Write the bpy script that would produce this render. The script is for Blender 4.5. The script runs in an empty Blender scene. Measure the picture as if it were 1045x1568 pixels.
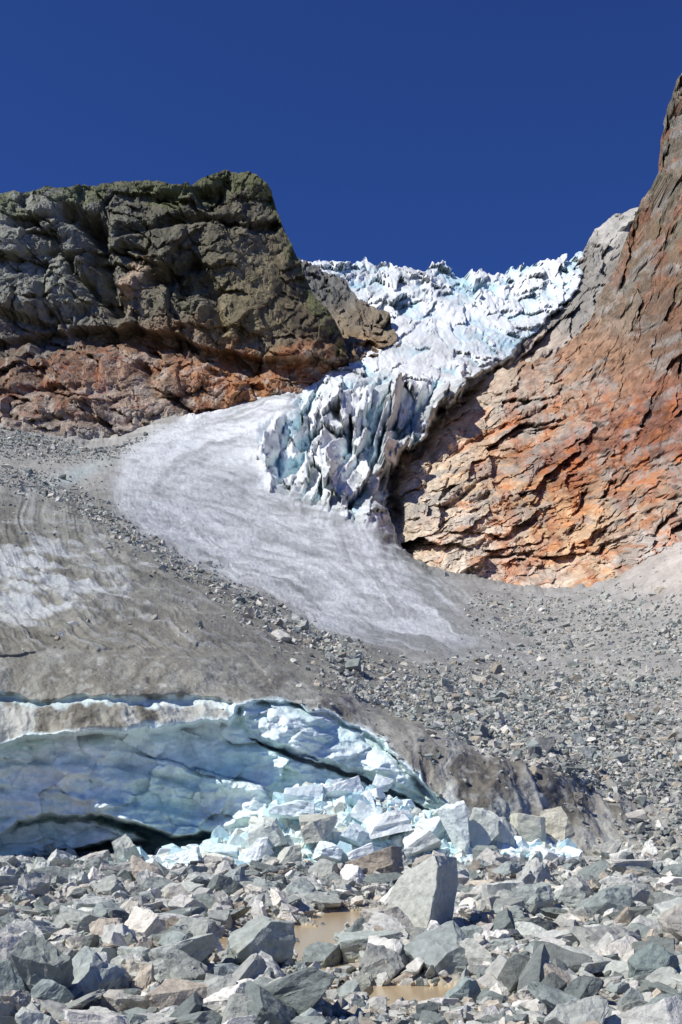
import bpy, bmesh, math, random
import numpy as np
from mathutils import Vector, noise as mnoise
rng=np.random.default_rng(7); random.seed(7)
F=1695.0; U0=522.5; H0=1240.0; CZ=2.0
scene=bpy.context.scene
# ---------------------------------------------------------------- noise
def _h(ix,iy,iz,s):
    h=(ix.astype(np.int64)*374761393+iy.astype(np.int64)*668265263+iz.astype(np.int64)*2147483647+s*1274126177)&0xffffffff
    h=((h^(h>>13))*1274126177)&0xffffffff
    h=((h^(h>>16))*2246822519)&0xffffffff
    h=h^(h>>15)
    return (h&0xffffff)/float(0xffffff)
def vn(x,y,z,s=0):
    x,y,z=np.broadcast_arrays(x,y,z)
    ix,iy,iz=np.floor(x),np.floor(y),np.floor(z)
    fx,fy,fz=x-ix,y-iy,z-iz
    q=lambda f:f*f*f*(f*(f*6-15)+10)
    wx,wy,wz=q(fx),q(fy),q(fz)
    r=0
    for a in (0,1):
        for b in (0,1):
            for c in (0,1):
                r=r+_h(ix+a,iy+b,iz+c,s)*(wx if a else 1-wx)*(wy if b else 1-wy)*(wz if c else 1-wz)
    return r*2-1
def fbm(x,y,z,o=5,s=0,g=0.5):
    r=0;a=1;t=0
    for i in range(o):
        r=r+a*vn(x,y,z,s+i);t+=a;a*=g
        x,y,z=(0.8*x-0.6*z)*2.03,y*2.01+3.3,(0.6*x+0.8*z)*2.03
    return r/t
def ridged(x,y,z,o=4,s=0):
    r=0;a=1;t=0
    for i in range(o):
        r=r+a*(1-2*np.abs(vn(x,y,z,s+i)));t+=a;a*=.5
        x,y,z=(0.8*x-0.6*z)*2.03,y*2.01+3.3,(0.6*x+0.8*z)*2.03
    return r/t
def cells(x,y,z,s=0):
    ix,iy,iz=np.floor(x),np.floor(y),np.floor(z)
    f1=np.full(x.shape,9.)
    for a in (-1,0,1):
        for b in (-1,0,1):
            for c in (-1,0,1):
                jx,jy,jz=ix+a,iy+b,iz+c
                px=jx+_h(jx,jy,jz,s+1);py=jy+_h(jx,jy,jz,s+2);pz=jz+_h(jx,jy,jz,s+3)
                f1=np.minimum(f1,(x-px)**2+(y-py)**2+(z-pz)**2)
    return np.sqrt(f1)
def cells2(x,z,s=0):
    ix,iz=np.floor(x),np.floor(z);k0=np.zeros(x.shape)
    f1=np.full(x.shape,9.);f2=f1.copy();ox=k0.copy();oz=k0.copy();cx,cz=ix.copy(),iz.copy()
    for a in (-1,0,1):
        for c in (-1,0,1):
            jx,jz=ix+a,iz+c
            dx=x-jx-_h(jx,k0,jz,s+1);dz=z-jz-_h(jx,k0,jz,s+3);d=dx*dx+dz*dz;m=d<f1
            f2=np.where(m,f1,np.minimum(f2,d));f1=np.where(m,d,f1)
            ox=np.where(m,dx,ox);oz=np.where(m,dz,oz);cx=np.where(m,jx,cx);cz=np.where(m,jz,cz)
    return np.sqrt(f1),np.sqrt(f2),(ox,oz),[_h(cx,k0,cz,s+10+k) for k in range(4)]
def facet(a,b,sc,s=0,ang=0.,an=(1,1),tilt=1.0,step=.5,crack=.15,cw=.12):
    ca,sa=math.cos(math.radians(ang)),math.sin(math.radians(ang))
    p=(a*ca+b*sa)/sc/an[0];q=(-a*sa+b*ca)/sc/an[1]
    f1,f2,o,r=cells2(p,q,s)
    d=tilt*((r[0]-.5)*2*o[0]+(r[2]-.5)*2*o[1])+step*(r[3]*2-1)-crack*np.clip(1-(f2-f1)/cw,0,1)
    return d*sc
def rot(a,b,ang):
    ca,sa=math.cos(math.radians(ang)),math.sin(math.radians(ang));return a*ca+b*sa,-a*sa+b*ca
def ss(x,a,b):
    t=np.clip((x-a)/(b-a),0,1);return t*t*(3-2*t)
# ---------------------------------------------------------------- helpers
def tps(pts,f0=None):
    p=np.array(pts,float);c=p[:,:2]/300.;w=np.log(f0(p[:,2]) if f0 else p[:,2]);n=len(p)
    d=np.linalg.norm(c[:,None]-c[None],axis=2)
    K=np.where(d>0,d*d*np.log(d+1e-12),0)+np.eye(n)*0.01
    A=np.zeros((n+3,n+3));A[:n,:n]=K;A[:n,n]=1;A[:n,n+1:]=c;A[n,:n]=1;A[n+1:,:n]=c.T
    sol=np.linalg.solve(A,np.r_[w,0,0,0])
    def f(u,v):
        U=u/300.;V=v/300.;r=sol[n]+sol[n+1]*U+sol[n+2]*V
        for i in range(n):
            d2=(U-c[i,0])**2+(V-c[i,1])**2+1e-12
            r=r+sol[i]*.5*d2*np.log(d2)
        return np.exp(r)
    return f
def sdf(u,v,poly):
    p=np.array(poly,float);q=np.roll(p,-1,0)
    d=np.full(u.shape,1e9);ins=np.zeros(u.shape,bool)
    for (x0,y0),(x1,y1) in zip(p,q):
        ex,ey=x1-x0,y1-y0
        t=np.clip(((u-x0)*ex+(v-y0)*ey)/(ex*ex+ey*ey+1e-9),0,1)
        d=np.minimum(d,(u-x0-t*ex)**2+(v-y0-t*ey)**2)
        if y0!=y1:
            c=((y0>v)!=(y1>v))&(u<(x1-x0)*(v-y0)/(y1-y0)+x0)
            ins^=c
    d=np.sqrt(d);return np.where(ins,d,-d)
def curve(pts):
    p=np.array(pts,float);return lambda u:np.interp(u,p[:,0],p[:,1])
def world(u,v,y):
    return np.stack([(u-U0)/F*y,y,CZ+(H0-v)/F*y],-1)
def normals(P):
    a=np.gradient(P,axis=1);b=np.gradient(P,axis=0)
    n=np.cross(a,b);n/=np.linalg.norm(n,axis=2,keepdims=True)+1e-9
    s=np.sign(-(n*P).sum(2,keepdims=True));s[s==0]=1
    return n*s
def outdir(n,k=.15,up=-.40):
    u_=np.asarray(up)*np.ones(n.shape[:-1]);b=np.stack([0*u_,-1+0*u_,u_],-1)
    d=n*k+b*(1-k);return d/np.linalg.norm(d,axis=-1,keepdims=True)
def lin(c):
    c=np.array(c,float)/255.;return np.where(c<.04045,c/12.92,((c+.055)/1.055)**2.4)
def blobs(u,v,L):
    W=1e-9;C=0
    for (a,b,ra,rb,col,w) in L:
        k=w*np.exp(-((u-a)/ra)**2-((v-b)/rb)**2)+1e-6*w
        W=W+k;C=C+k[...,None]*lin(col)
    return C/W[...,None]
def mix(a,b,t):
    t=t[...,None];return a*(1-t)+np.asarray(b)*t
def make(name,V,faces,col,mat,ice=None,smooth=False):
    me=bpy.data.meshes.new(name);V=np.ascontiguousarray(V,dtype=np.float32);faces=np.asarray(faces,dtype=np.int32)
    me.vertices.add(len(V));me.vertices.foreach_set('co',V.ravel())
    k=faces.shape[1];me.loops.add(faces.size);me.polygons.add(len(faces))
    me.polygons.foreach_set('loop_start',np.arange(0,faces.size,k,dtype=np.int32))
    me.loops.foreach_set('vertex_index',faces.ravel())
    me.update(calc_edges=True)
    me.polygons.foreach_set('use_smooth',np.full(len(me.polygons),smooth))
    if col is not None:
        c=np.ones((len(V),4),np.float32);c[:,:3]=np.clip(col,0,.9)
        at=me.color_attributes.new('Col','FLOAT_COLOR','POINT');at.data.foreach_set('color',c.ravel())
    if ice is not None:
        at=me.attributes.new('Ice','FLOAT','POINT');at.data.foreach_set('value',np.asarray(ice,np.float32).ravel())
    me.materials.append(mat)
    o=bpy.data.objects.new(name,me);scene.collection.objects.link(o);return o
def gridfaces(nv,nu):
    i=np.arange(nv*nu).reshape(nv,nu)
    return np.stack([i[:-1,:-1],i[1:,:-1],i[1:,1:],i[:-1,1:]],-1).reshape(-1,4)
# ---------------------------------------------------------------- materials
def mat(name,rough=.85,spec=.3,bumps=((1.,.3,8),),mott=(1.,.35),ice=False,vor=None):
    m=bpy.data.materials.new(name);m.use_nodes=True;nt=m.node_tree;N=nt.nodes;L=nt.links
    b=N['Principled BSDF'];b.inputs['Roughness'].default_value=rough;b.inputs['Specular IOR Level'].default_value=spec
    tc=N.new('ShaderNodeTexCoord').outputs['Object']
    at=N.new('ShaderNodeAttribute');at.attribute_name='Col'
    nz=N.new('ShaderNodeTexNoise');nz.inputs['Scale'].default_value=mott[0];nz.inputs['Detail'].default_value=5;nz.inputs['Roughness'].default_value=.65
    L.new(tc,nz.inputs['Vector'])
    mr=N.new('ShaderNodeMapRange');mr.inputs[1].default_value=.3;mr.inputs[2].default_value=.7;mr.inputs[3].default_value=1-mott[1];mr.inputs[4].default_value=1+mott[1]
    L.new(nz.outputs[0],mr.inputs[0])
    vm=N.new('ShaderNodeVectorMath');vm.operation='SCALE';L.new(at.outputs['Color'],vm.inputs[0]);L.new(mr.outputs[0],vm.inputs['Scale'])
    L.new(vm.outputs[0],b.inputs['Base Color'])
    prev=None
    for sc,dist,det in bumps:
        n=N.new('ShaderNodeTexNoise');n.inputs['Scale'].default_value=sc;n.inputs['Detail'].default_value=det;n.inputs['Roughness'].default_value=.62
        L.new(tc,n.inputs['Vector'])
        bp=N.new('ShaderNodeBump');bp.inputs['Distance'].default_value=dist;bp.inputs['Strength'].default_value=1
        L.new(n.outputs[0],bp.inputs['Height'])
        if prev: L.new(prev.outputs[0],bp.inputs['Normal'])
        prev=bp
    if vor:
        n=N.new('ShaderNodeTexVoronoi');n.inputs['Scale'].default_value=vor[0];L.new(tc,n.inputs['Vector'])
        bp=N.new('ShaderNodeBump');bp.inputs['Distance'].default_value=vor[1];bp.inputs['Strength'].default_value=1;bp.invert=True
        L.new(n.outputs[0],bp.inputs['Height']);L.new(prev.outputs[0],bp.inputs['Normal']);prev=bp
    L.new(prev.outputs[0],b.inputs['Normal'])
    if ice:
        ai=N.new('ShaderNodeAttribute');ai.attribute_name='Ice'
        r=N.new('ShaderNodeMapRange');r.inputs[3].default_value=.85;r.inputs[4].default_value=.32
        L.new(ai.outputs['Fac'],r.inputs[0]);L.new(r.outputs[0],b.inputs['Roughness'])
    return m
M_cliff=mat('cliff_rock',.9,.2,((.6,.9,6),),(.6,.25))
M_glac=mat('glacier_ice',.5,.4,((1.6,.17,7),(8.,.035,3)),(1.8,.18),ice=True)
M_grav=mat('gravel',.9,.25,((6.,.05,5),),(9.,.4),vor=(14.,.05))
M_rock=mat('boulder_stone',.85,.25,((5.,.07,6),),(9.,.28))
M_deb=mat('moraine_stone',.9,.2,((3.,.08,3),),(3.,.3))
M_iceb=mat('ice_chunk',.4,.4,((2.5,.10,5),),(1.6,.08))
# ---------------------------------------------------------------- LEFT CLIFF
def patch(name,u,top,bot,nv,D,disp,colf,mt,back=((6,-1),(20,-2),(60,-4)),k=.15,up=-.42):
    t=np.linspace(0,1,nv)[:,None]
    Ug=np.broadcast_to(u[None],(nv,len(u))).copy()
    tv=top(u)[None];bv=bot(u)[None];Vg=tv+t*(bv-tv)
    Y=D(Ug,Vg)
    P=world(Ug,Vg,Y);n=outdir(normals(P),k,up)
    d=disp(P,Ug,Vg)
    Q=P+n*d[...,None]
    C=colf(Ug,Vg,Q,d)
    rows=[];cr=[]
    for dy,dz in back[::-1]:
        r=Q[0].copy();r[:,1]+=dy;r[:,0]*=(r[:,1]/Q[0][:,1]);r[:,2]+=dz;rows.append(r);cr.append(C[0])
    Q=np.concatenate([np.stack(rows),Q]);C=np.concatenate([np.stack(cr),C])
    return make(name,Q.reshape(-1,3),gridfaces(*Q.shape[:2]),C.reshape(-1,3),mt)
def jag(c,a,s,w=14):
    return lambda u:c(u)+a*fbm(u/w,0*u+.5,0*u,4,s)
def gl(u,v,x0,y0,x1,y1,w):
    ex,ey=x1-x0,y1-y0;t=np.clip(((u-x0)*ex+(v-y0)*ey)/(ex*ex+ey*ey),0,1)
    return np.exp(-((u-x0-t*ex)**2+(v-y0-t*ey)**2)/(w*w))
Ltop=jag(curve([(-120,300),(0,293),(35,294),(70,289),(105,284),(165,276),(230,277),(262,284),(285,282),(310,268),(345,258),(380,262),(400,272),(416,292),(425,325),(440,360),(455,393),(470,428),(480,452),(505,480),(522,512),(530,535),(540,600)]),5,1,18)
Lbot=curve([(-120,760),(180,760),(300,700),(480,640),(540,640)])
LD=tps([(-120,300,262),(0,296,268),(170,280,290),(270,287,298),(345,263,308),(405,280,305),(425,325,308),(455,395,300),(480,455,292),(525,515,282),(530,545,278),(350,400,264),(400,480,250),(300,490,246),(200,330,272),(330,310,288),(100,500,236),(0,500,218),(0,400,240),(-120,500,205),(200,550,226),(350,560,228),(450,560,236),(500,560,250),(0,620,182),(200,640,192),(300,620,206),(420,590,224),(-120,640,165),(100,670,172),(100,740,165),(-120,760,150),(300,700,200),(500,620,245),(470,500,262)],
  lambda y:np.where(y>225,225+(y-225)*.6,y))
over=curve([(-120,520),(0,512),(60,505),(190,500),(250,510),(320,530),(400,546),(500,551),(540,560)])
def ST(u,v,seed,w=1.2):
    s=u*.1;t=-v*.1
    return s+w*fbm(s/3.5,0*s,t/3.5,4,seed,.6),t+w*fbm(s/3.5+9,0*s,t/3.5,4,seed+9,.6)
def Ldisp(P,u,v):
    s,t=ST(u,v,5);z0=0*s
    smooth=np.exp(-((u-405)/78)**2-((v-450)/85)**2)
    k=(1-.78*smooth)*(.5+.5*ss(v-Ltop(u),0,25))
    d=facet(s,t,10,3,-18,(1.3,.8),1.1,.14,.02)*k+1.25*facet(s,t,4.2,13,-25,(1.3,.8),1.,.2,.06)*k+1.*facet(s,t,1.6,23,-10,(1.2,.9),.9,.28,.12)*(.3+.7*k)
    d+=facet(s,t,.7,24,20,(1.2,1),.8,.25,.1)*(.3+.5*k)
    d+=6.*fbm(s/5,z0,t/5,6,40,.57)*k+.5*fbm(s/.8,z0,t/.8,3,44)
    wv=v+8*fbm(u/30,v/30,0*u,4,77);wu=u+8*fbm(u/30,v/30,0*u+5,4,78)
    d-=9*gl(wu,wv,108,325,150,350,14)+11*gl(wu,wv,135,345,185,480,12)+7*gl(wu,wv,100,395,170,480,7)
    d-=6*gl(wu,wv,180,350,320,330,7)+7*gl(wu,wv,235,430,300,405,10)+5*gl(wu,wv,20,340,100,330,7)+5*gl(wu,wv,240,300,330,290,7)
    d-=5*gl(wu,wv,0,480,80,500,6)+5*gl(wu,wv,190,375,230,390,7)+4*gl(wu,wv,330,330,420,350,6)+3*gl(wu,wv,0,395,90,385,5)
    d-=5*gl(wu,wv,340,500,300,400,8)+4*gl(wu,wv,60,400,75,480,6)
    d+=5*gl(wu,wv,190,445,215,430,16)+4*gl(wu,wv,60,470,110,440,22)
    g=wv-over(u);d-=8.5*ss(g,-2,4)*(1-ss(g,6,55))
    d-=5*gl(wu,wv,0,600,180,600,7)+5*gl(wu,wv,210,560,240,600,8)+5*gl(wu,wv,320,570,400,590,6)+4*gl(wu,wv,60,640,200,650,6)
    return d*.9
def Lcol(u,v,P,d):
    s,t=ST(u,v,6);z0=0*s
    wu=u+30*fbm(u/45,v/45,0*u,5,60,.6);wv=v+30*fbm(u/45,v/35,0*u+9,5,61,.6)
    C=blobs(wu,wv,[(50,420,120,90,(142,143,131),1),(250,400,110,90,(106,103,87),1.2),(400,460,60,80,(144,133,102),1.2),(370,340,90,60,(108,103,87),1.2),
      (0,540,120,45,(108,98,84),1),(150,590,120,35,(158,118,92),1.2),(260,560,120,35,(162,126,98),1.2),(380,570,100,30,(180,126,84),1.4),(60,630,120,30,(158,141,124),1),(210,600,50,30,(188,174,156),1.5),(205,440,22,30,(190,166,142),3),
      (470,560,40,20,(168,146,122),1),(100,710,180,35,(178,174,166),1.5),(450,480,50,60,(84,75,64),1)])
    C=C*(1+.45*fbm(s/1.2,z0,t/2.2,5,70,.6))[...,None]
    C=mix(C,lin((60,56,48)),.5*ss(fbm(s/1.,z0,t/6,5,75,.6),.0,.4)*(v<over(u)+10))
    g=ss(fbm(s/3,z0,t/1.5,5,80)-1.*ss(v-Ltop(u),5,70)+.40,0,.3)
    C=mix(C,lin((102,108,72)),g*.65)
    C=mix(C,lin((190,182,168)),ss(fbm(s/1.5,z0,t/1.2,5,88),.02,.3)*.55*ss(v,490,560))
    C=mix(C,lin((158,90,54)),ss(fbm(s/2+5,z0,t/1.2,5,89,.6),.08,.35)*.5*ss(v,500,545)*(1-ss(v,610,660)))
    C=mix(C,lin((92,80,66)),ss(fbm(s/2+15,z0,t/1.5,5,90,.6),.08,.3)*.5*ss(v,500,545))
    return C*.97
patch('rock_cliff',np.arange(-120,541,1.5),Ltop,Lbot,310,LD,Ldisp,Lcol,M_cliff,k=.12)
Otop=jag(curve([(430,385),(455,393),(480,405),(505,418),(530,430),(545,448),(550,461),(575,471),(592,480),(600,492),(612,530)]),4,2)
Obot=curve([(430,620),(530,600),(612,560)])
OD=tps([(430,390,400),(480,405,398),(505,420,392),(545,450,372),(598,490,328),(590,512,305),(565,525,288),(530,537,274),(500,520,300),(500,600,262),(612,560,290),(430,620,270)])
def Odisp(P,u,v):
    s,t=ST(u,v,15,.8);return 2.4*facet(s,t,3,113,-30,(1.3,.8),1.1,.2,.1)+2.4*facet(s,t,1.2,123,0,(1.2,.9),1.1,.25,.1)+4*fbm(s/2.5,0*s,t/2.5,5,140,.6)
patch('rock_outcrop',np.arange(430,613,1.5),Otop,Obot,120,OD,Odisp,
  lambda u,v,P,d:blobs(u+10*vn(u/20,v/20,0*u),v,[(510,440,50,25,(116,115,108),1),(560,490,50,25,(142,130,110),1),(545,520,30,12,(158,130,98),1)])*(1+.5*fbm(u/15,0*u,v/15,5,71,.6))[...,None]*.9,M_cliff)
Stop=jag(curve([(700,600),(780,545),(800,522),(840,468),(868,430),(885,400),(898,375),(912,350),(940,332),(975,320),(1020,325),(1060,340)]),6,3)
Sbot=curve([(700,700),(1060,640)])
SD=tps([(700,650,300),(780,545,318),(800,522,335),(840,468,385),(898,370,440),(940,332,450),(1020,325,440),(905,480,345),(850,545,305),(1060,600,290),(790,600,290)])
def Sdisp(P,u,v):
    s,t=ST(u,v,16,.8);return 2.4*facet(s,t,3.5,213,40,(1.6,.7),1.1,.18,.08)+2.2*facet(s,t,1.3,223,40,(1.5,.8),1.1,.28,.12)+4*fbm(s/2.5,0*s,t/2.5,5,240,.6)
patch('rock_slab_ridge',np.arange(700,1061,1.6),Stop,Sbot,180,SD,Sdisp,
  lambda u,v,P,d:blobs(u,v,[(930,345,50,30,(180,176,166),1),(900,430,50,60,(152,147,137),1),(800,540,60,25,(192,177,160),1)])*(1+.5*fbm((u+.8*v)/14,0*u,(v-.8*u)/30,5,72,.6))[...,None],M_cliff)
# ---------------------------------------------------------------- RIGHT MOUNTAIN
ICEP=[(-200,652),(0,652),(100,676),(170,686),(240,656),(300,638),(400,608),(466,586),(440,380),(470,200),(898,200),(898,380),(893,410),(885,440),(850,478),(830,494),(812,507),(800,522),(778,547),(740,567),(715,582),(708,602),(690,618),(665,628),(655,655),(650,670),(625,687),(608,702),(600,722),(592,745),(590,770),(598,795),(606,820),(625,850),(648,870),(700,887),(800,905),(905,903),(950,887),(1000,852),(1160,760),(1160,1600),(-200,1600)]
Rtop=jag(curve([(540,650),(620,600),(700,590),(780,562),(850,545),(880,515),(905,488),(925,440),(945,400),(958,365),(972,335),(985,300),(1000,280),(1010,245),(1012,215),(1018,195),(1024,160),(1034,132),(1045,112),(1100,55),(1160,20)]),10,4,16)
Rbot=curve([(540,880),(640,930),(900,960),(1000,930),(1160,860)])
RD=tps([(1045,120,205),(1160,20,190),(1020,225,215),(965,350,235),(905,490,255),(850,545,264),(780,560,272),(700,590,266),(700,650,226),(610,700,202),(600,790,168),(640,860,140),(700,885,128),(800,900,121),(900,905,115),(960,885,112),(1045,815,112),(1160,760,108),(1045,600,150),(1045,400,175),(900,620,198),(800,700,180),(950,760,142),(1160,400,140),(1160,650,115),(760,800,150),(540,650,270),(540,850,190),(700,930,128),(1160,860,104),(980,480,200)])
def Rdisp(P,u,v):
    s,t=ST(u,v,305,1.1);z0=0*s
    up=ss(700-v,0,200)*ss(u,850,960)
    A=facet(s,t,9,313,24,(1.6,.7),.9,.10,.0)+1.1*facet(s,t,3.6,323,18,(1.8,.6),.8,.17,.03)+1.0*facet(s,t,1.4,333,30,(1.9,.65),.8,.24,.06)+.9*facet(s,t,.6,344,20,(1.9,.7),.9,.3,.05)
    B=facet(s,t,8,413,62,(1.9,.6),1.3,.14,.03)+1.1*facet(s,t,2.8,423,66,(1.9,.7),1.2,.22,.08)+facet(s,t,1.1,433,50,(1.5,.9),1.,.25,.1)
    d=A*(1-up)*.95+B*up*1.3+facet(s,t,.55,343,0,(1.3,1),.8,.22,.1)*.5
    p,q=rot(s,t,20);d+=(1-up)*1.3*ridged(p/6,z0,q/1.5,4,351)
    d+=3.8*fbm(s/4.5,z0,t/4.5,6,340,.58)
    p,q=rot(s,t,62);d+=up*4.2*ridged(p/9,z0,q/3,4,350)
    wu=u+10*fbm(u/30,v/30,0*u,4,377);wv=v+10*fbm(u/30,v/30,0*u+5,4,378)
    for a in [(690,775,780,700,5),(800,760,850,690,5),(880,830,905,740,7),(930,770,945,730,8),(650,740,690,640,4),(850,600,960,560,6),(960,700,1045,560,9),(930,480,1000,380,8),(960,560,1040,420,8),(1010,330,1030,240,8),(740,860,860,850,4),(1000,840,1045,770,7),(700,690,900,600,5),(780,640,880,560,5),(960,400,1010,300,7)]:
        d-=2.8*gl(wu,wv,*a)
    sd=sdf(wu,wv,ICEP)
    d-=12*np.exp(-((sd+6)/13.)**2)*ss(v,560,600)*(1-ss(v,790,840))
    low=ss(v,860,900);d=d*(1-.6*low)
    return d
def up_(u,v): return ss(560-v,0,160)*ss(u,860,960)
def Rcol(u,v,P,d):
    s,t=ST(u,v,306,1.1);z0=0*s
    wu=u+46*fbm(u/50,v/50,0*u,5,360,.6);wv=v+46*fbm(u/50,v/50,0*u+9,5,361,.6)
    C=blobs(wu,wv,[(1030,230,50,110,(130,122,106),1),(1000,380,70,80,(138,116,94),1),(940,450,50,60,(158,140,120),1),(1030,520,60,60,(130,104,84),1.2),
     (930,570,70,45,(170,134,106),1.2),(1020,640,60,45,(150,102,82),1.4),(860,700,55,26,(136,96,82),1.6),(980,700,60,30,(156,110,86),1),
     (760,600,90,30,(196,180,160),1.2),(680,650,60,40,(218,203,182),1.2),(640,740,60,50,(220,205,184),1.2),(730,720,70,40,(212,184,150),1.2),
     (830,770,60,50,(206,164,122),1.2),(920,720,50,30,(184,148,116),1),(880,840,60,40,(216,184,146),1.2),(700,840,80,40,(218,201,178),1.3),(810,870,60,25,(222,207,188),1.2),(950,780,40,40,(190,165,139),1),
     (1040,860,60,45,(192,184,173),1.6),(1060,760,50,40,(184,165,145),1.2),(780,660,80,30,(194,172,150),1),(870,620,60,25,(186,166,146),1)])
    p,q=rot(s,t,22);p2,q2=rot(s,t,62);p3,q3=rot(s,t,100)
    s1=ss(fbm(p/3.4,z0,q/1.2,6,370,.62),.05,.3)
    C=mix(C,lin((202,130,74)),s1*.6*ss(v,560,640)*(1-.5*ss(-u,-720,-640)))
    s2=ss(fbm(p/4+7,z0,q/1.6,6,380,.62),-.02,.26)
    C=mix(C,lin((164,161,153)),s2*.65*(1-ss(v,780,850)*.5))
    s3=ss(fbm(p/2.5+17,z0,q/1.7,6,385,.62),.05,.35)
    C=mix(C,lin((104,68,54)),s3*.6*ss(u,780,900)*ss(v,480,560)*(1-ss(v,740,800)))
    s6=ss(fbm(p3/7,z0,q3/.9,5,393,.6),.05,.35);C=mix(C,lin((178,104,66)),s6*.45*ss(v,540,620)*ss(u,700,800))
    s4=ss(fbm(p2/6,z0,q2/.9,5,387,.6),.05,.35)
    C=mix(C,lin((100,90,78)),s4*(.2+.35*up_(u,v)))
    s5=ss(fbm(p2/3,z0,q2/1.2,5,391,.6),.04,.3);C=mix(C,lin((156,104,76)),s5*.6*up_(u,v))
    gm=ss(fbm(s/2,z0,t/2,5,388,.6),.08,.35);C=mix(C,lin((102,104,76)),gm*.4*up_(u,v))
    return C*(1+.5*fbm(s/.8,z0,t/.8,5,390,.62))[...,None]
patch('rocky_mountainside',np.arange(540,1161,1.4),Rtop,Rbot,480,RD,Rdisp,Rcol,M_cliff,k=.12,up=-.36)
# ---------------------------------------------------------------- GLACIER
GD=tps([(470,400,430),(560,400,450),(650,408,452),(755,420,442),(830,400,432),(898,380,420),(950,400,410),(560,460,385),(650,480,362),(740,480,362),(850,460,372),
(300,430,440),(0,430,440),(350,540,320),(100,540,320),
(540,540,285),(600,530,295),(680,540,288),(780,530,305),(500,570,243),(600,600,226),(690,600,228),(480,600,228),(400,620,212),(300,645,192),(450,680,182),(550,680,180),(650,660,195),
(600,740,162),(500,760,152),(380,740,150),(250,740,135),(240,670,168),(150,690,155),(0,690,138),(-100,690,128),(600,800,143),(640,860,127),(520,830,124),(400,830,115),(300,830,102),(200,800,98),(100,790,92),(0,760,94),(-100,760,88),
(700,885,121),(800,903,116),(900,903,110),(960,880,107),(1045,810,108),(1140,770,105),(600,920,97),(700,950,95),(850,1000,86),(1000,950,90),(1140,950,82),
(400,910,82),(500,980,68),(300,920,68),(150,880,66),(0,860,65),(-100,860,62),(600,1030,63),(750,1080,60),(900,1080,62),(1050,1080,62),(1140,1080,60),
(400,1000,50),(300,970,49),(150,970,46),(0,980,43),(-100,980,42),(500,1060,45),(650,1120,45),(800,1170,45),(900,1210,48),(1045,1210,50),(1140,1210,50),
(0,1060,40),(-100,1060,39),(300,1070,41),(430,1070,42),(0,1200,38),(0,1380,36),(300,1200,39),(300,1370,37),(500,1200,40),(500,1370,38),(650,1250,40),(650,1370,38),(800,1240,42),(800,1360,39),(900,1290,43),(900,1370,39),(1045,1290,45),(1045,1370,38),(1140,1370,38),(-100,1400,35)])
WHITE=[(440,300),(910,300),(910,560),(700,640),(620,720),(600,790),(640,865),(730,918),(800,955),(870,1000),(885,1050),(800,1052),(700,1035),(620,1018),(550,992),(490,955),(410,912),(330,880),(270,850),(200,812),(170,780),(165,740),(185,700),(240,650),(300,620),(430,575)]
CAVE=[(-200,1142),(0,1140),(25,1127),(120,1122),(200,1117),(300,1108),(350,1104),(362,1080),(400,1070),(440,1074),(500,1088),(550,1110),(590,1136),(620,1164),(655,1202),(685,1235),(715,1262),(670,1400),(-200,1420)]
GROOVE=[(-200,1060),(0,1058),(60,1068),(130,1062),(200,1070),(300,1067),(358,1076),(352,1090),(290,1083),(200,1082),(120,1076),(60,1079),(0,1073),(-200,1076)]
SLABR=[(366,1074),(440,1076),(520,1101),(580,1132),(630,1184),(660,1228),(580,1190),(500,1166),(440,1146),(385,1126),(368,1112)]
CRACKR=[(378,1128),(440,1149),(500,1169),(570,1193),(635,1226),(660,1240),(610,1230),(558,1200),(492,1177),(430,1156),(385,1133)]
CRACKM=[(235,1157),(270,1166),(320,1182),(370,1191),(400,1200),(414,1222),(395,1207),(350,1196),(300,1187),(262,1170)]
HOLLOW=[(-200,1310),(0,1278),(30,1257),(80,1248),(160,1248),(220,1262),(270,1280),(345,1270),(320,1400),(-200,1450)]
LSLAB=[(-200,1322),(0,1281),(35,1262),(80,1255),(130,1255),(172,1262),(205,1276),(225,1290),(170,1292),(130,1296),(90,1306),(40,1318),(0,1328),(-200,1342)]
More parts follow.
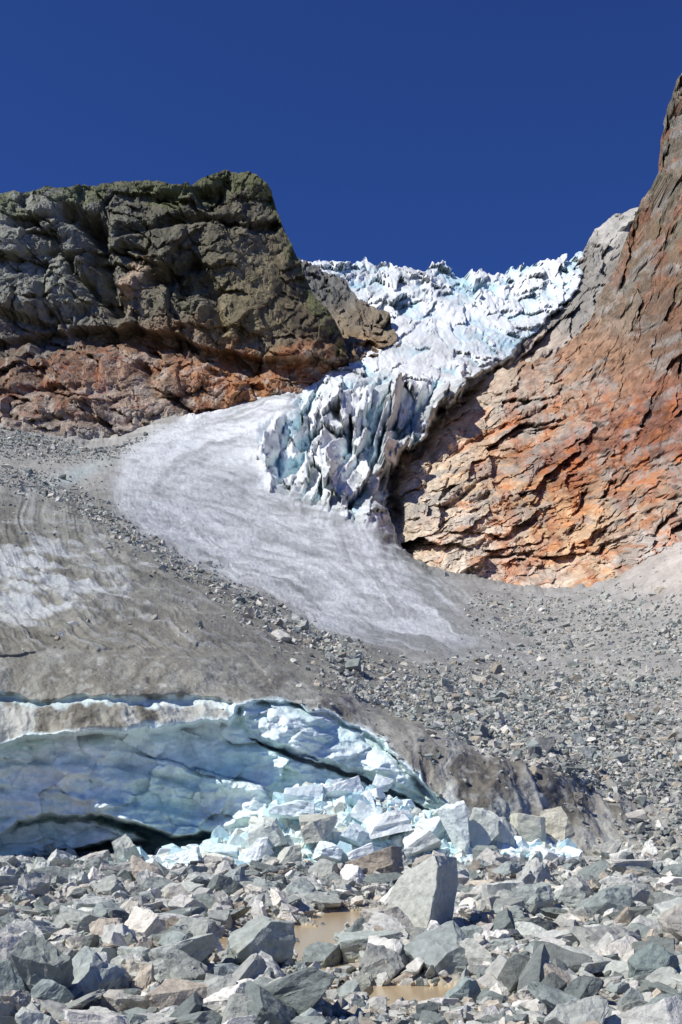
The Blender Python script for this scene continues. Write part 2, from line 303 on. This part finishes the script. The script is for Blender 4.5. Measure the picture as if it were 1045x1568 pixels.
def glacier_depth(u,v):
    Y=GD(u,v)
    wu=u+10*fbm(u/22,v/22,0*u,5,401,.6);wv=v+10*fbm(u/22,v/22,0*u+7,5,402,.6)
    sd=sdf(wu,wv,ICEP)
    hi=(1-ss(v,820,880))*ss(u,480,560)
    push=(50*hi+12*(1-hi))*ss(-sd,-1,9*hi+18*(1-hi))+ (hi*5)*(1-ss(sd,0,24))
    rec=np.zeros(u.shape)
    m=v>950
    a,b=u[m],v[m]
    aw=a+7*fbm(a/24,b/24,0*a,5,411);bw=b+7*fbm(a/24,b/24,0*a+4,5,412)
    sc_=sdf(aw,bw,CAVE)
    cave=ss(sc_,-1,8)
    r=cave*(1.5+.9*ss(-a,-420,-20)*ss(b,1150,1260)+.5*ss(sc_,0,60))
    r-=cave*.8*ss(sdf(aw,bw,SLABR),-2,7)
    r+=1.8*ss(sdf(aw,bw,CRACKR),-1,4)*cave
    r+=.35*ss(sdf(aw,bw,CRACKM),-1,4)
    line=np.interp(aw,[-200,150,235,320,400,416],[1120,1138,1157,1184,1202,1224])
    r-=1.1*cave*ss(bw-line,0,4)*(1-ss(bw-line,10,75))*(aw<422)*ss(aw,150,300)
    line2=np.interp(aw,[-200,0,120,240,330,400],[1215,1200,1215,1238,1252,1240])
    r-=.6*cave*ss(bw-line2,0,7)*(1-ss(bw-line2,10,60))*(aw<415)*ss(aw,0,120)
    line3=np.interp(aw,[-200,0,120,220,300],[1178,1168,1170,1182,1205])
    r-=.35*cave*ss(bw-line3,0,5)*(1-ss(bw-line3,6,30))*(aw<310)
    gr=sdf(aw,bw,GROOVE)
    r+=.5*ss(gr,-5,4)
    ho=ss(sdf(aw,bw,HOLLOW),-2,10);r+=ho*6
    r-=ho*4.4*ss(sdf(aw,bw,LSLAB),-9,5)
    led=curve([(-200,992),(150,988),(330,972),(380,1000),(440,1060),(520,1090)])(a)+10*fbm(a/40,0*a,0*a,4,415)
    r+=.3*ss(bw-led,0,6)*(1-ss(bw-led,6,40))*(1-ss(a,400,450))
    q=(b-.22*a)+18*fbm(a/110,b/70,0*a,3,8)
    r+=cave*(.3*(1-np.abs(np.sin(q/24))))
    r+=cave*(.8*fbm(a/50,b/28,0*a,4,10)+facet(a/45.+b/90,b/26.-a/120,1.4,14,0,(1,1),.42,.07,.0))
    rec[m]=r
    return Y,push,rec,sd
us=np.arange(-120,1141,1.5);nu=len(us)
t1=np.linspace(0,1,340)[:,None]
Gtop=jag(curve([(-120,402),(470,402),(490,398),(520,402),(540,400),(548,394),(553,402),(600,405),(645,413),(655,412),(662,403),(672,407),(678,402),(690,405),(705,413),(755,421),(790,409),(830,400),(860,391),(900,381),(960,390),(1140,400)]),12,5,9)
top=Gtop(us)[None]
V1=top+t1*(960-top);V2=960+(np.arange(1,321)/320.*425)[:,None]+0*top
Vg=np.concatenate([V1,V2]);Ug=np.broadcast_to(us[None],Vg.shape).copy()
Y,push,rec,sdI=glacier_depth(Ug,Vg)
P0=world(Ug,Vg,Y);nrm=normals(P0)
x,y,z=P0[...,0],P0[...,1],P0[...,2]
SER=[(440,380),(920,360),(920,560),(700,640),(650,700),(605,740),(600,800),(545,800),(480,765),(420,745),(385,700),(400,660),(450,625),(500,560)]
wser=ss(sdf(Ug+22*fbm(Ug/40,Vg/40,0*Ug,4,3),Vg+14*fbm(Ug/30,Vg/30,0*Ug,4,4),SER),-15,20)
mid=np.exp(-((Ug-640)/90)**2-((Vg-545)/35)**2)+.8*np.exp(-((Ug-690)/110)**2-((Vg-505)/30)**2)
low=ss(Vg,565,610)
s_,t_=ST(Ug,Vg,501,1.0);z0=0*s_
dup=1.2*facet(s_,t_,4.0,513,-8,(1.6,.65),1.2,.36,.05)+1.05*facet(s_,t_,1.7,523,-5,(1.3,.85),1.4,.5,.12)+.8*facet(s_,t_,.65,533,0,(1,1),1.3,.5,.12)+1.6*fbm(s_/1.8,z0,t_/1.2,5,540,.6)
p_,q_=rot(s_,t_,-22)
dlo=1.5*facet(s_,t_,6.,613,66,(1.6,.75),1.6,.45,.04)+1.6*facet(s_,t_,2.8,623,74,(1.9,.7),1.8,.65,.10)+.9*facet(s_,t_,1.0,633,60,(1.3,.9),1.4,.5,.12)+3.*ridged(p_/3,z0,q_/7.5,3,545)+1.*fbm(s_/2,z0,t_/1.5,5,541,.6)
dlo=np.where(dlo<0,dlo*1.3,dlo)
dser=(1-.5*np.clip(mid,0,1))*(dup*(1-low)+1.1*dlo*low)
dsm=.35*fbm(x/9,y/12,z/9,4,550)+.25*fbm(x/2,y/2.5,z/2,5,555,.6)
sdW=sdf(Ug+14*fbm(Ug/50,Vg/50,0*Ug,4,561),Vg+14*fbm(Ug/50,Vg/50,0*Ug+3,4,562),WHITE)
sdw2=sdW+4*fbm(Ug/45,Vg/45,0*Ug,3,563)
stk=fbm(sdw2/9,(Ug+Vg)/160,0*Ug,5,570,.6)*(.4+.6*ss(Ug,240,380))
dsm=dsm+.1*stk*ss(Vg,600,660)
foreg=ss(Vg,930,1060)
dcv=.14*fbm(x/.9,y/.9,z/.9,5,580,.6)+.32*fbm(x/3.5,y/4,z/2.5,3,585)
sc=cells(x/1.1,y/1.1,z/.8,590)
cave=np.zeros(Ug.shape);m=Vg>950
cave[m]=ss(sdf(Ug[m]+7*fbm(Ug[m]/24,Vg[m]/24,0*Ug[m],5,411),Vg[m]+7*fbm(Ug[m]/24,Vg[m]/24,0*Ug[m]+4,5,412),CAVE),-8,1)
dcv=dcv*(1-.5*cave)-.14*(1-sc)*(1-.6*cave)
xf=x+.8*fbm(x/2,y/3,z/1.5,3,598)
fl=ridged(xf/1.1+.2*z,y*0,z/4,3,596)
bel=ss(Vg,1060,1085)*(1-ss(Ug,350,400))+ss(Ug,560,640)*ss(Vg,1130,1170)
flut=fl*(.05+.14*bel)*ss(Vg,985,1010)*(1-cave)
dn=wser*dser*(y/190)
ddir=outdir(nrm,.1,-.44+.17*low)
dl=(1-wser)*((1-foreg)*dsm+foreg*(dcv+flut))
lss=fbm(sdw2/6,(Ug+Vg)/100,0*Ug,5,576,.6)
dl+=.12*lss*(1-ss(Ug,420,540))*(1-ss(Vg,985,1000))*ss(Vg,730,780)
sw=6*fbm(Ug/30,Vg/20,0*Ug,4,599)
scal=cells2((Ug+.5*Vg+2*sw)/34,(Vg-.3*Ug+sw)/10,597)[0]
dl-=.35*(1-scal)*np.exp(-((Ug-60)/190)**2-((Vg-880)/90)**2)*(1-ss(Vg,960,985))
pk=1-.5*ss(push,3,10)
P=world(Ug,Vg,Y+push+rec)+ddir*(dn*pk)[...,None]+nrm*(dl*pk)[...,None]
# colours
grv=np.zeros(Ug.shape);grv[m]=ss(sdf(Ug[m],Vg[m]+5*vn(Ug[m]/12,Vg[m]/12,0*Ug[m],5),GROOVE),-4,3)
fn=fbm(x/2.5,y/3,z/2.5,5,602)
wid=ss(Ug+.8*(Vg-900),640,860)*ss(Vg,860,950)
white=np.clip((sdw2+14*(1-wid)+34*wid*0+18*fn)/(40+60*wid)+.05,0,1);white=white*white*(3-2*white)
wh=lin((232,235,234));cy=lin((178,214,223))
big=fbm(x/18,y/25,z/18,4,601)
Cw=mix(np.broadcast_to(wh,P.shape),lin((200,203,202)),ss(Vg,630,760)*(1-wser))
Cw=mix(Cw,lin((170,171,168)),wid*.8)
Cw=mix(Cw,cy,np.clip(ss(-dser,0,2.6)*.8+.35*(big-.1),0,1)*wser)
Cw=mix(Cw,lin((176,178,174)),.4*ss(fbm(s_/2.2,z0,t_/1.6,6,605,.62),.0,.32)*wser)
Cw=Cw*(1-.36*np.clip(stk+.45*fn,-.3,1)*(1-wser))[...,None]
edged=ss(-sdI,-45,-5)*ss(Vg,560,640)*(1-ss(Vg,870,900))*(Ug>520)
Cw=mix(Cw,lin((120,125,120)),np.clip(.3*ss(fn,0,.4)*(1-wser)+.75*edged*ss(fn+.3,0,.5),0,1))
Cw=mix(Cw,lin((132,134,127)),np.clip(ss(stk,.0,.35)*(1-ss(sdW,15,110)),0,1)*.7*(1-wser))
Cw=mix(Cw,lin((150,152,146)),.7*ss(fn+.4*big,-.1,.4)*np.exp(-((Ug-520)/100)**2-((Vg-775)/40)**2))
Cw=mix(Cw,lin((156,162,160)),.4*ss(fbm(s_/1.5,z0,t_/1.5,5,603,.6),.05,.35)*wser*low)
dirt=blobs(Ug,Vg,[(100,850,200,70,(142,141,130),1),(400,930,150,60,(130,128,119),1),(600,1060,200,60,(148,147,138),1),(950,1000,200,110,(158,156,149),1.3),(900,1150,250,60,(164,163,156),1),(1050,870,80,40,(190,180,168),1.5),(100,1020,300,50,(130,127,114),1.2),(700,1220,150,60,(158,154,140),1.5),(100,700,150,40,(162,160,152),1.3),(300,1105,250,40,(140,136,121),1.3)])
dirt=dirt*(1+.32*fn)[...,None]
drk=ss(fbm(sdw2/16,(Ug+Vg)/220,0*Ug,4,575),-.1,.35)*(1-ss(Ug,450,600))*(1-ss(Vg,960,990))*ss(Vg,720,760)
dirt=mix(dirt,lin((94,92,81)),drk*.55)
lst=ss(lss,.1,.36)*(1-ss(Ug,400,540))*(1-ss(Vg,985,1000))*ss(Vg,730,780)
dirt=mix(dirt,lin((188,190,183)),lst*.4)
bare=ss(fbm(x/1.6+z/3,y/3.5,z/1.6,5,610)+.5*np.exp(-((Ug-40)/120)**2-((Vg-890)/80)**2)-.2+.25*(scal-.4),.0,.25)*np.clip(np.exp(-((Ug-50)/140)**2-((Vg-885)/80)**2)*1.2+.3*np.exp(-((Ug-250)/200)**2-((Vg-880)/80)**2),0,1)
dirt=mix(dirt,lin((206,210,206)),bare*.8)
bluei=np.exp(-((Ug-110)/60)**2-((Vg-728+.35*(Ug-110))/12)**2)
dirt=mix(dirt,lin((186,200,196)),bluei*.6)
vs=fbm(xf/.7,y*.0,z/3,4,620)
snf=ss(Vg,985,1010)*(1-ss(Ug,930,1000))*(1-cave)*(Vg>curve([(-200,985),(330,975),(400,1010),(470,1050),(560,1080),(640,1115),(750,1155),(850,1190),(950,1240),(1140,1270)])(Ug)-6)
dirt=mix(dirt,lin((200,203,193)),snf*ss(vs,.0,.35)*(.15+.5*np.clip(bel,0,1)))
dirt=mix(dirt,lin((80,74,61)),snf*ss(-vs,-.04,.26)*(.3+.4*np.clip(bel,0,1)))
spk=ss(fbm(x/.35,y/.5,z/.35,3,621),.15,.4);dirt=mix(dirt,lin((198,199,190)),snf*spk*.35)
rb=np.exp(-((Ug-750)/100)**2-((Vg-1245)/30)**2)*ss(fn+.2*vs,-.15,.25);dirt=mix(dirt,lin((214,226,220)),rb*.8)
C=mix(dirt,Cw,white)
bl=lin((230,247,243));dbl=lin((188,230,231))
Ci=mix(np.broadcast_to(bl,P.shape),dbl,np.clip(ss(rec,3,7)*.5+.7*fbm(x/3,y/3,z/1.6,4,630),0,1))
Ci=mix(Ci,lin((246,249,246)),ss(fbm(x/1.5,y/1.5,z/.8,4,640),.0,.5)*.5)
Ci=mix(Ci,lin((200,212,200)),ss(fbm(x/1.2+9,y/1.5,z/.8,5,645),.15,.45)*.35)
C=mix(C,Ci,np.clip(cave+.7*grv,0,1))
ice=np.clip(np.maximum(np.maximum(white*.55,cave*.9),np.maximum(np.maximum(bare,lst*.8),snf*.55)),0,1)
keep=~(sdI[:-1,:-1]<-40)
make('glacier',P.reshape(-1,3),gridfaces(*P.shape[:2])[keep.ravel()],C.reshape(-1,3),M_glac,ice=ice.ravel(),smooth=True)
# ---------------------------------------------------------------- rocks
def rockmesh(seed,nb=11,bev=.03,sub=0,blocky=.5,rough=1.):
    r=random.Random(seed);bm=bmesh.new();bmesh.ops.create_cube(bm,size=2)
    for i in range(nb):
        n=Vector((r.gauss(0,1),r.gauss(0,1),r.gauss(0,1)))
        if r.random()<blocky:
            k=r.randrange(3);n=Vector([.35*c for c in n]);n[k]+=r.choice((-1,1))*1.4
        n.normalize();d=r.uniform(.45,.92)
        g=bm.verts[:]+bm.edges[:]+bm.faces[:]
        res=bmesh.ops.bisect_plane(bm,geom=g,plane_co=n*d,plane_no=n,clear_outer=True)
        e=[q for q in res['geom_cut'] if isinstance(q,bmesh.types.BMEdge)]
        if e: bmesh.ops.edgeloop_fill(bm,edges=e)
    if bev: bmesh.ops.bevel(bm,geom=bm.edges[:],offset=bev,segments=1,affect='EDGES',clamp_overlap=True)
    bmesh.ops.triangulate(bm,faces=bm.faces[:])
    if sub:
        for _ in range(sub):
            L_=[e for e in bm.edges if e.calc_length()>.28]
            bmesh.ops.subdivide_edges(bm,edges=L_,cuts=1 if _ else 2)
            bmesh.ops.triangulate(bm,faces=bm.faces[:])
        for v in bm.verts:
            c=v.co;v.co=c+c.normalized()*rough*(.12*mnoise.fractal(c*1.8+Vector((seed,0,0)),.6,2,5)+.04*mnoise.noise(c*6))
    V=np.array([v.co[:] for v in bm.verts]);
    for i,v in enumerate(bm.verts): v.index=i
    Fc=np.array([[v.index for v in f.verts] for f in bm.faces]);bm.free()
    return V,Fc
RB=[rockmesh(100+i,11,.05,blocky=.3) for i in range(16)]
RS=[rockmesh(200+i,12,.04,2,.3) for i in range(12)]
RL=[rockmesh(300+i,8,0,blocky=.3) for i in range(14)]
def rotm(yaw,tx,ty):
    cz,sz,cx,sx,cy_,sy=np.cos(yaw),np.sin(yaw),np.cos(tx),np.sin(tx),np.cos(ty),np.sin(ty)
    o=np.zeros_like(yaw);l=o+1
    Rz=np.stack([cz,-sz,o,sz,cz,o,o,o,l],-1).reshape(-1,3,3)
    Rx=np.stack([l,o,o,o,cx,-sx,o,sx,cx],-1).reshape(-1,3,3)
    Ry=np.stack([cy_,o,sy,o,l,o,-sy,o,cy_],-1).reshape(-1,3,3)
    return Rz@Rx@Ry
def scatter(name,pos,size,col,mt,bases,tilt=.5,flat=(.5,.95),ice=None):
    n=len(pos);S=size[:,None]*np.stack([rng.uniform(.8,1.6,n),rng.uniform(.5,1.,n),rng.uniform(*flat,n)],-1)*.5
    R=rotm(rng.uniform(0,6.28,n),rng.normal(0,tilt,n),rng.normal(0,tilt,n))
    k=rng.integers(0,len(bases),n);Vs=[];Fs=[];Cs=[];off=0
    for b,(bv,bf) in enumerate(bases):
        i=np.where(k==b)[0]
        if not len(i):continue
        v=np.einsum('nij,nkj->nki',R[i],bv[None]*S[i][:,None])+pos[i][:,None]
        f=bf[None]+(np.arange(len(i))*len(bv))[:,None,None]+off
        Vs.append(v.reshape(-1,3));Fs.append(f.reshape(-1,3));Cs.append(np.repeat(col[i],len(bv),0));off+=len(i)*len(bv)
    return make(name,np.concatenate(Vs),np.concatenate(Fs),np.concatenate(Cs),mt)
pal=np.array([lin(c) for c in [(188,189,180),(172,176,167),(202,201,191),(156,163,157),(208,203,189),(188,178,160),(142,150,144),(190,193,183),(216,213,203),(128,133,127)]])
def rcol(n):
    return pal[rng.integers(0,len(pal),n)]*rng.uniform(.65,1.2,(n,1))
cell=np.linalg.norm(np.cross(P[1:,:-1]-P[:-1,:-1],P[:-1,1:]-P[:-1,:-1]),axis=2)
dens=((1-white)**2*(1-bare)*(1-cave)*(1-np.clip(snf,0,1)*.97))
band=curve([(-120,700),(60,742),(130,775),(250,842),(400,935),(500,985),(600,1045),(700,1085),(850,1130),(1140,1200)])(Ug)
stripe=np.exp(-((Vg-band)/np.interp(Ug,[0,400,600,900],[12,24,40,60]))**2)*1.6
right=ss(Ug,600,760)*ss(Vg,890,940)
up=ss(-Vg,-712,-690)*1.0*(Ug<260)
dens=dens*(.04+stripe+1.0*right+.9*ss(Vg,1010,1060)*ss(Ug,400,500)+up)*(.4+1.2*ss(fn,-.3,.4))
dens=dens*(Vg<1335)*(sdI>0)*(Vg>655)
pr=(dens[:-1,:-1]*np.clip(cell,0,1.5)).ravel()
def pick(n,pw=None):
    q=pr if pw is None else pr*pw
    i=rng.choice(len(q),n,p=q/q.sum());a,b=np.divmod(i,P.shape[1]-1)
    return P[a,b]+(P[a+1,b+1]-P[a,b])*rng.random((n,1))
pos=pick(26000)
sz=np.clip(np.exp(rng.normal(np.log(.15),.55,len(pos))),.06,1.2);pos[:,2]+=sz*.1
scatter('moraine_debris',pos,sz,rcol(len(pos))*.85,M_deb,RL)
pos=pick(16000,((Vg[:-1,:-1]>1040)).ravel()*1.);sz=np.clip(np.exp(rng.normal(np.log(.12),.5,len(pos))),.05,.8);pos[:,2]+=sz*.1
scatter('moraine_gravel',pos,sz,rcol(len(pos))*.9,M_deb,RL)
# ---------------------------------------------------------------- ground
pools=[(-.9,17.2,.95,2.4),(.5,20.5,1.1,1.6),(.7,11.8,.9,.9),(-.2,14.3,.4,.9)]
def gh(x,y):
    h=.08+.09*fbm(x/2.5,y/2.5,0*x,4,700)+.03*fbm(x/.4,y/.4,0*x,3,705)
    for a,b,c,d in pools:
        q=((x-a)/c)**2+((y-b)/d)**2+.5*fbm(x/.7,y/.7,0*x,3,710)
        h=h-.28*(1-ss(q,.7,1.6))
    return h
gx=np.unique(np.r_[np.linspace(-600,-16,30),np.arange(-16,16,.08),np.linspace(16,600,30)]);gy=np.unique(np.r_[np.linspace(-400,6,25),np.arange(6,24,.08),np.arange(24,60,.2),np.linspace(60,900,30)])
GX,GY=np.meshgrid(gx,gy);GZ=np.where((GY<60)&(GY>4),gh(GX,GY),.05)
Cg=mix(np.broadcast_to(lin((160,157,147)),GX.shape+(3,)),lin((190,173,138)),ss(-GZ,-.05,.06))*(1+.25*fbm(GX,GY,0*GX,4,720))[...,None]
make('gravel_riverbed',np.stack([GX,GY,GZ],-1).reshape(-1,3),gridfaces(*GX.shape),Cg.reshape(-1,3),M_grav,smooth=True)
mw=bpy.data.materials.new('silty_meltwater');mw.use_nodes=True;b=mw.node_tree.nodes['Principled BSDF']
b.inputs['Base Color'].default_value=(.50,.38,.22,1);b.inputs['Roughness'].default_value=.2
nz=mw.node_tree.nodes.new('ShaderNodeTexNoise');nz.inputs['Scale'].default_value=4;bp=mw.node_tree.nodes.new('ShaderNodeBump');bp.inputs['Distance'].default_value=.01
mw.node_tree.links.new(nz.outputs[0],bp.inputs['Height']);mw.node_tree.links.new(bp.outputs[0],b.inputs['Normal'])
wx,wy=np.meshgrid(np.linspace(-3,3,20),np.linspace(10,24,30))
make('meltwater_stream',np.stack([wx,wy,wx*0-.04],-1).reshape(-1,3),gridfaces(*wx.shape),None,mw)
def inpool(x,y,s,sz):
    r=np.zeros(len(x),bool)
    for a,b,c,d in pools:
        r|=((x-a)/(c+s))**2+((y-b)/(d+s))**2<.9
        r|=(abs(x-a)<c)&(y<b)&(y>b-d-2.)&(sz>.28)
    return r
def field(name,n,y0,y1,s0,sg,smin,smax,bases,lift,pw=1.,flat=(.5,.95),tilt=.5):
    yy=y0+(y1-y0)*rng.random(n)**pw;xx=rng.uniform(-1,1,n)*(.36*yy+1.2)
    sz=np.clip(np.exp(rng.normal(np.log(s0),sg,n)),smin,smax)
    k=(~inpool(xx,yy,.2 if s0>.15 else 0,sz))|(rng.random(n)<.03);xx,yy,sz=xx[k],yy[k],sz[k]
    pos=np.stack([xx,yy,gh(xx,yy)+sz*lift],-1)
    scatter(name,pos,sz,rcol(len(xx)),M_rock,bases,tilt=tilt,flat=flat)
field('rock_rubble',6000,8,44,.19,.42,.1,.6,RB,.16,1.0)
field('rock_rubble',1300,9,44,.36,.4,.22,.8,RS,.2,1.0)
field('rock_rubble',450,9,44,.45,.3,.3,.8,RS,.2,1.0,(.25,.45),.35)
field('rock_rubble',150,13,44,.8,.2,.6,1.1,RS,.2,1.0)
field('river_stones',17000,7.5,26,.085,.4,.04,.22,RL,.15,1.2)
field('river_stones',9000,24,46,.14,.4,.08,.3,RL,.2,1.)
def boulder(u,vb,w,h,c,seed,depthf=.8,tilt=0):
    y=3390./(vb-1240.);W_=w/F*y;H_=h/F*y*1.12
    V,Fc=rockmesh(seed,12,.03,3,.4,.9)
    ext=V.max(0)-V.min(0);V=(V-(V.max(0)+V.min(0))/2)/ext
    ct,st=math.cos(tilt),math.sin(tilt)
    V=V*np.array([W_,W_*depthf,H_]);V=np.stack([V[:,0]*ct+V[:,2]*st,V[:,1],-V[:,0]*st+V[:,2]*ct],-1)
    V=V+np.array([(u-U0)/F*y,y+W_*depthf*.3,H_*.42])
    make('boulder',V,Fc,np.repeat(lin(c)[None]*.92,len(V),0),M_rock)
for i,bd in enumerate([(575,1352,92,52,(172,160,142)),(682,1476,72,62,(192,194,184)),(396,1492,112,84,(172,178,168)),(280,1502,115,60,(184,188,178)),(1012,1520,90,72,(136,148,142)),(812,1412,78,56,(174,180,172)),
   (180,1352,84,30,(182,182,172)),(968,1350,80,34,(206,204,192)),(935,1322,50,34,(182,182,172)),(964,1316,34,40,(160,164,156)),(30,1488,60,60,(172,174,162)),(8,1560,60,90,(154,164,158)),(75,1560,80,60,(146,156,154)),(208,1502,40,28,(206,200,184)),(555,1530,34,34,(158,160,146)),
   (760,1470,70,30,(184,190,180)),(880,1400,60,40,(178,184,176)),(120,1440,80,44,(178,182,172)),(360,1530,70,50,(156,164,160)),(560,1470,100,40,(180,188,178)),(710,1548,60,50,(154,166,160)),(900,1470,90,40,(194,198,188)),(990,1400,50,34,(184,186,178)),(480,1395,90,26,(178,182,172)),(660,1340,60,30,(178,173,160))]):
    boulder(*bd,900+i*7,.8,random.uniform(-.3,.3))
def wp(u,v,y): return world(np.array(float(u)),np.array(float(v)),float(y)).tolist()
def hull(name,pts,mt,col):
    bm=bmesh.new()
    for q in pts: bm.verts.new(q)
    bmesh.ops.convex_hull(bm,input=bm.verts[:])
    bmesh.ops.delete(bm,geom=[v for v in bm.verts if not v.link_faces],context='VERTS')
    bmesh.ops.bevel(bm,geom=bm.edges[:],offset=.02,segments=1,affect='EDGES',clamp_overlap=True)
    bmesh.ops.triangulate(bm,faces=bm.faces[:])
    for _ in range(4):
        bmesh.ops.subdivide_edges(bm,edges=[e for e in bm.edges if e.calc_length()>.09],cuts=1)
        bmesh.ops.triangulate(bm,faces=bm.faces[:])
    for v in bm.verts:
        c=v.co;v.co=c+Vector((.3,-1,.3))*(.05*mnoise.fractal(c*2.5,.7,2,6))
    V=np.array([v.co[:] for v in bm.verts])
    for i,v in enumerate(bm.verts): v.index=i
    Fc=np.array([[v.index for v in f.verts] for f in bm.faces]);bm.free()
    return make(name,V,Fc,np.repeat(lin(col)[None],len(V),0),mt)
hull('boulder',[wp(583,1438,17.4),wp(598,1365,17.6),wp(612,1342,17.6),wp(666,1308,17.3),wp(652,1436,16.7),wp(672,1330,17.0),wp(700,1312,18.6),wp(704,1352,18.7),wp(690,1420,18.3),wp(620,1345,18.6),wp(600,1430,18.6)],M_rock,(184,186,174))
for u_,v_,w_,c_ in [(835,1150,42,(130,130,126)),(858,1135,34,(160,158,152)),(822,1158,26,(120,120,118)),(905,892,22,(130,100,82)),(383,955,14,(110,106,100)),(545,1030,16,(120,118,114)),(240,825,14,(115,110,103)),(660,1130,16,(110,108,104)),(880,1230,22,(130,126,118))]:
    j=np.argmin((Ug-u_)**2+(Vg-v_)**2);q=P.reshape(-1,3)[j];V,Fc=rockmesh(int(u_),10,.03,1);s=w_/F*q[1]*.5
    make('moraine_boulder',V*np.array([s,s,s*.8])+q+np.array([0,0,s*.3]),Fc,np.repeat(lin(c_)[None],len(V),0),M_rock)
# ---------------------------------------------------------------- ice rubble pile
rt=curve([(60,1352),(120,1338),(200,1318),(300,1290),(370,1268),(420,1235),(440,1205),(500,1192),(560,1198),(600,1218),(640,1236),(680,1250),(740,1268),(860,1288)])
n=4200
uu=np.clip(np.where(rng.random(n)<.75,rng.normal(490,170,n),rng.uniform(120,860,n)),70,870);k=rng.random(n)
mfun=lambda a,b:np.interp(uu,a,b)
tv=rt(uu)+8;bv=mfun([60,300,420,600,700,810],[1352,1334,1342,1332,1320,1310])
vv=tv+(bv-tv)*k
yb=mfun([60,300,420,600,810],[31,35.,35.5,36.5,37.5]);yt=mfun([60,300,420,520,600,810],[33,38.5,39.5,40,39.5,39.5])
yy=yt+(yb-yt)*k
pos=world(uu,vv,yy);sz=np.clip(np.exp(rng.normal(np.log(.30),.5,n)),.1,1.1);pos[:,2]-=sz*.1
ci=np.array([lin(c) for c in [(236,243,240),(206,232,234),(222,240,238),(238,241,236),(188,220,224),(200,203,190)]])
scatter('ice_rubble',pos,sz,ci[rng.integers(0,6,n)],M_iceb,RB,tilt=.7,flat=(.6,1.))
mu=np.linspace(60,850,200);mk=np.linspace(0,1,50)[:,None]
Um=np.broadcast_to(mu[None],(50,200));tvm=rt(mu)[None]+16;bvm=np.interp(mu,[60,300,420,600,700,810],[1362,1340,1345,1335,1325,1318])[None]
ytm=np.interp(mu,[60,300,420,520,600,810],[34,39.5,40.5,41,40.5,40.5])[None];ybm=np.interp(mu,[60,300,420,600,810],[31,35.5,36,37,38])[None]
Pm=world(Um,tvm+(bvm-tvm)*mk,ytm+(ybm-ytm)*mk);Pm[...,2]+=.25*fbm(Pm[...,0],Pm[...,1],Pm[...,2],3,800)
Pb=Pm[:1].copy();Pb[...,1]+=3;Pb[...,2]-=3;Pm=np.concatenate([Pb,Pm])
make('ice_rubble_mound',Pm.reshape(-1,3),gridfaces(*Pm.shape[:2]),np.repeat(lin((216,234,232))[None],Pm[...,0].size,0),M_iceb)
for i,(u_,v_,y_,w_,h_,c_) in enumerate([(470,1222,39,60,50,(230,241,240)),(455,1245,38,70,40,(224,239,238)),(530,1215,39.5,60,34,(234,241,239)),(492,1262,36.8,60,48,(196,195,178)),(410,1278,36.5,60,50,(212,218,206)),(395,1302,36,44,34,(232,238,235)),(572,1250,38.2,60,30,(230,240,239)),(600,1262,37.5,80,34,(232,238,233)),(545,1280,37,50,36,(226,238,237)),
   (450,1315,35.5,40,36,(200,201,186)),(330,1305,36.5,60,34,(220,237,236)),(640,1290,37,60,50,(218,222,211)),(700,1262,37.5,44,84,(226,235,229)),(735,1272,38,54,70,(214,218,206)),(772,1276,38.4,50,60,(210,212,200)),(815,1278,39,64,56,(196,195,178)),(520,1240,39,50,36,(220,237,236)),(590,1200,40,30,24,(228,238,237)),(270,1318,35.5,60,26,(228,238,236)),(850,1270,40,60,56,(180,176,158)),
   (220,1330,34.3,50,22,(226,238,236)),(660,1268,38,50,40,(228,238,235)),(500,1305,35.6,46,34,(226,238,237)),(560,1312,35.6,44,30,(234,240,238))]):
    V,Fc=rockmesh(1500+i*3,9,.03,2,.4,.8);V/=(V.max(0)-V.min(0));a=rng.uniform(-.5,.5)
    V=V*np.array([w_,w_*.8,h_])/F*y_;ct,st=math.cos(a),math.sin(a);V=np.stack([V[:,0]*ct+V[:,2]*st,V[:,1],-V[:,0]*st+V[:,2]*ct],-1)
    make('ice_block',V+np.array(wp(u_,v_,y_)),Fc,np.repeat(lin(c_)[None],len(V),0),M_iceb)
# ---------------------------------------------------------------- light, sky, camera
ts=Vector((-.60,-.30,.77)).normalized()
sun=bpy.data.lights.new('sun','SUN');sun.energy=4.7;sun.angle=math.radians(.5);sun.color=(1,.97,.91)
so=bpy.data.objects.new('sun',sun);scene.collection.objects.link(so);so.rotation_euler=ts.to_track_quat('Z','Y').to_euler()
w=bpy.data.worlds.new('World');scene.world=w;w.use_nodes=True;nt=w.node_tree;bg=nt.nodes['Background']
sk=nt.nodes.new('ShaderNodeTexSky');sk.sky_type='NISHITA';sk.sun_disc=False;sk.sun_elevation=math.asin(ts.z);sk.sun_rotation=math.atan2(ts.x,ts.y)
sk.altitude=3000;sk.air_density=1.0;sk.dust_density=.1;sk.ozone_density=4
mx=nt.nodes.new('ShaderNodeVectorMath');mx.operation='MULTIPLY';mx.inputs[1].default_value=(.28,.44,.88)
nt.links.new(sk.outputs[0],mx.inputs[0]);nt.links.new(mx.outputs[0],bg.inputs[0]);bg.inputs[1].default_value=.118
cam=bpy.data.cameras.new('camera');cam.sensor_fit='VERTICAL';cam.sensor_height=24;cam.lens=F/1568*24;cam.shift_y=(H0-784)/1568
cam.clip_end=6000;co=bpy.data.objects.new('camera',cam);scene.collection.objects.link(co);co.location=(0,0,CZ);co.rotation_euler=(math.pi/2,0,0);scene.camera=co
scene.view_settings.view_transform='Standard';scene.view_settings.look='None';scene.view_settings.exposure=0
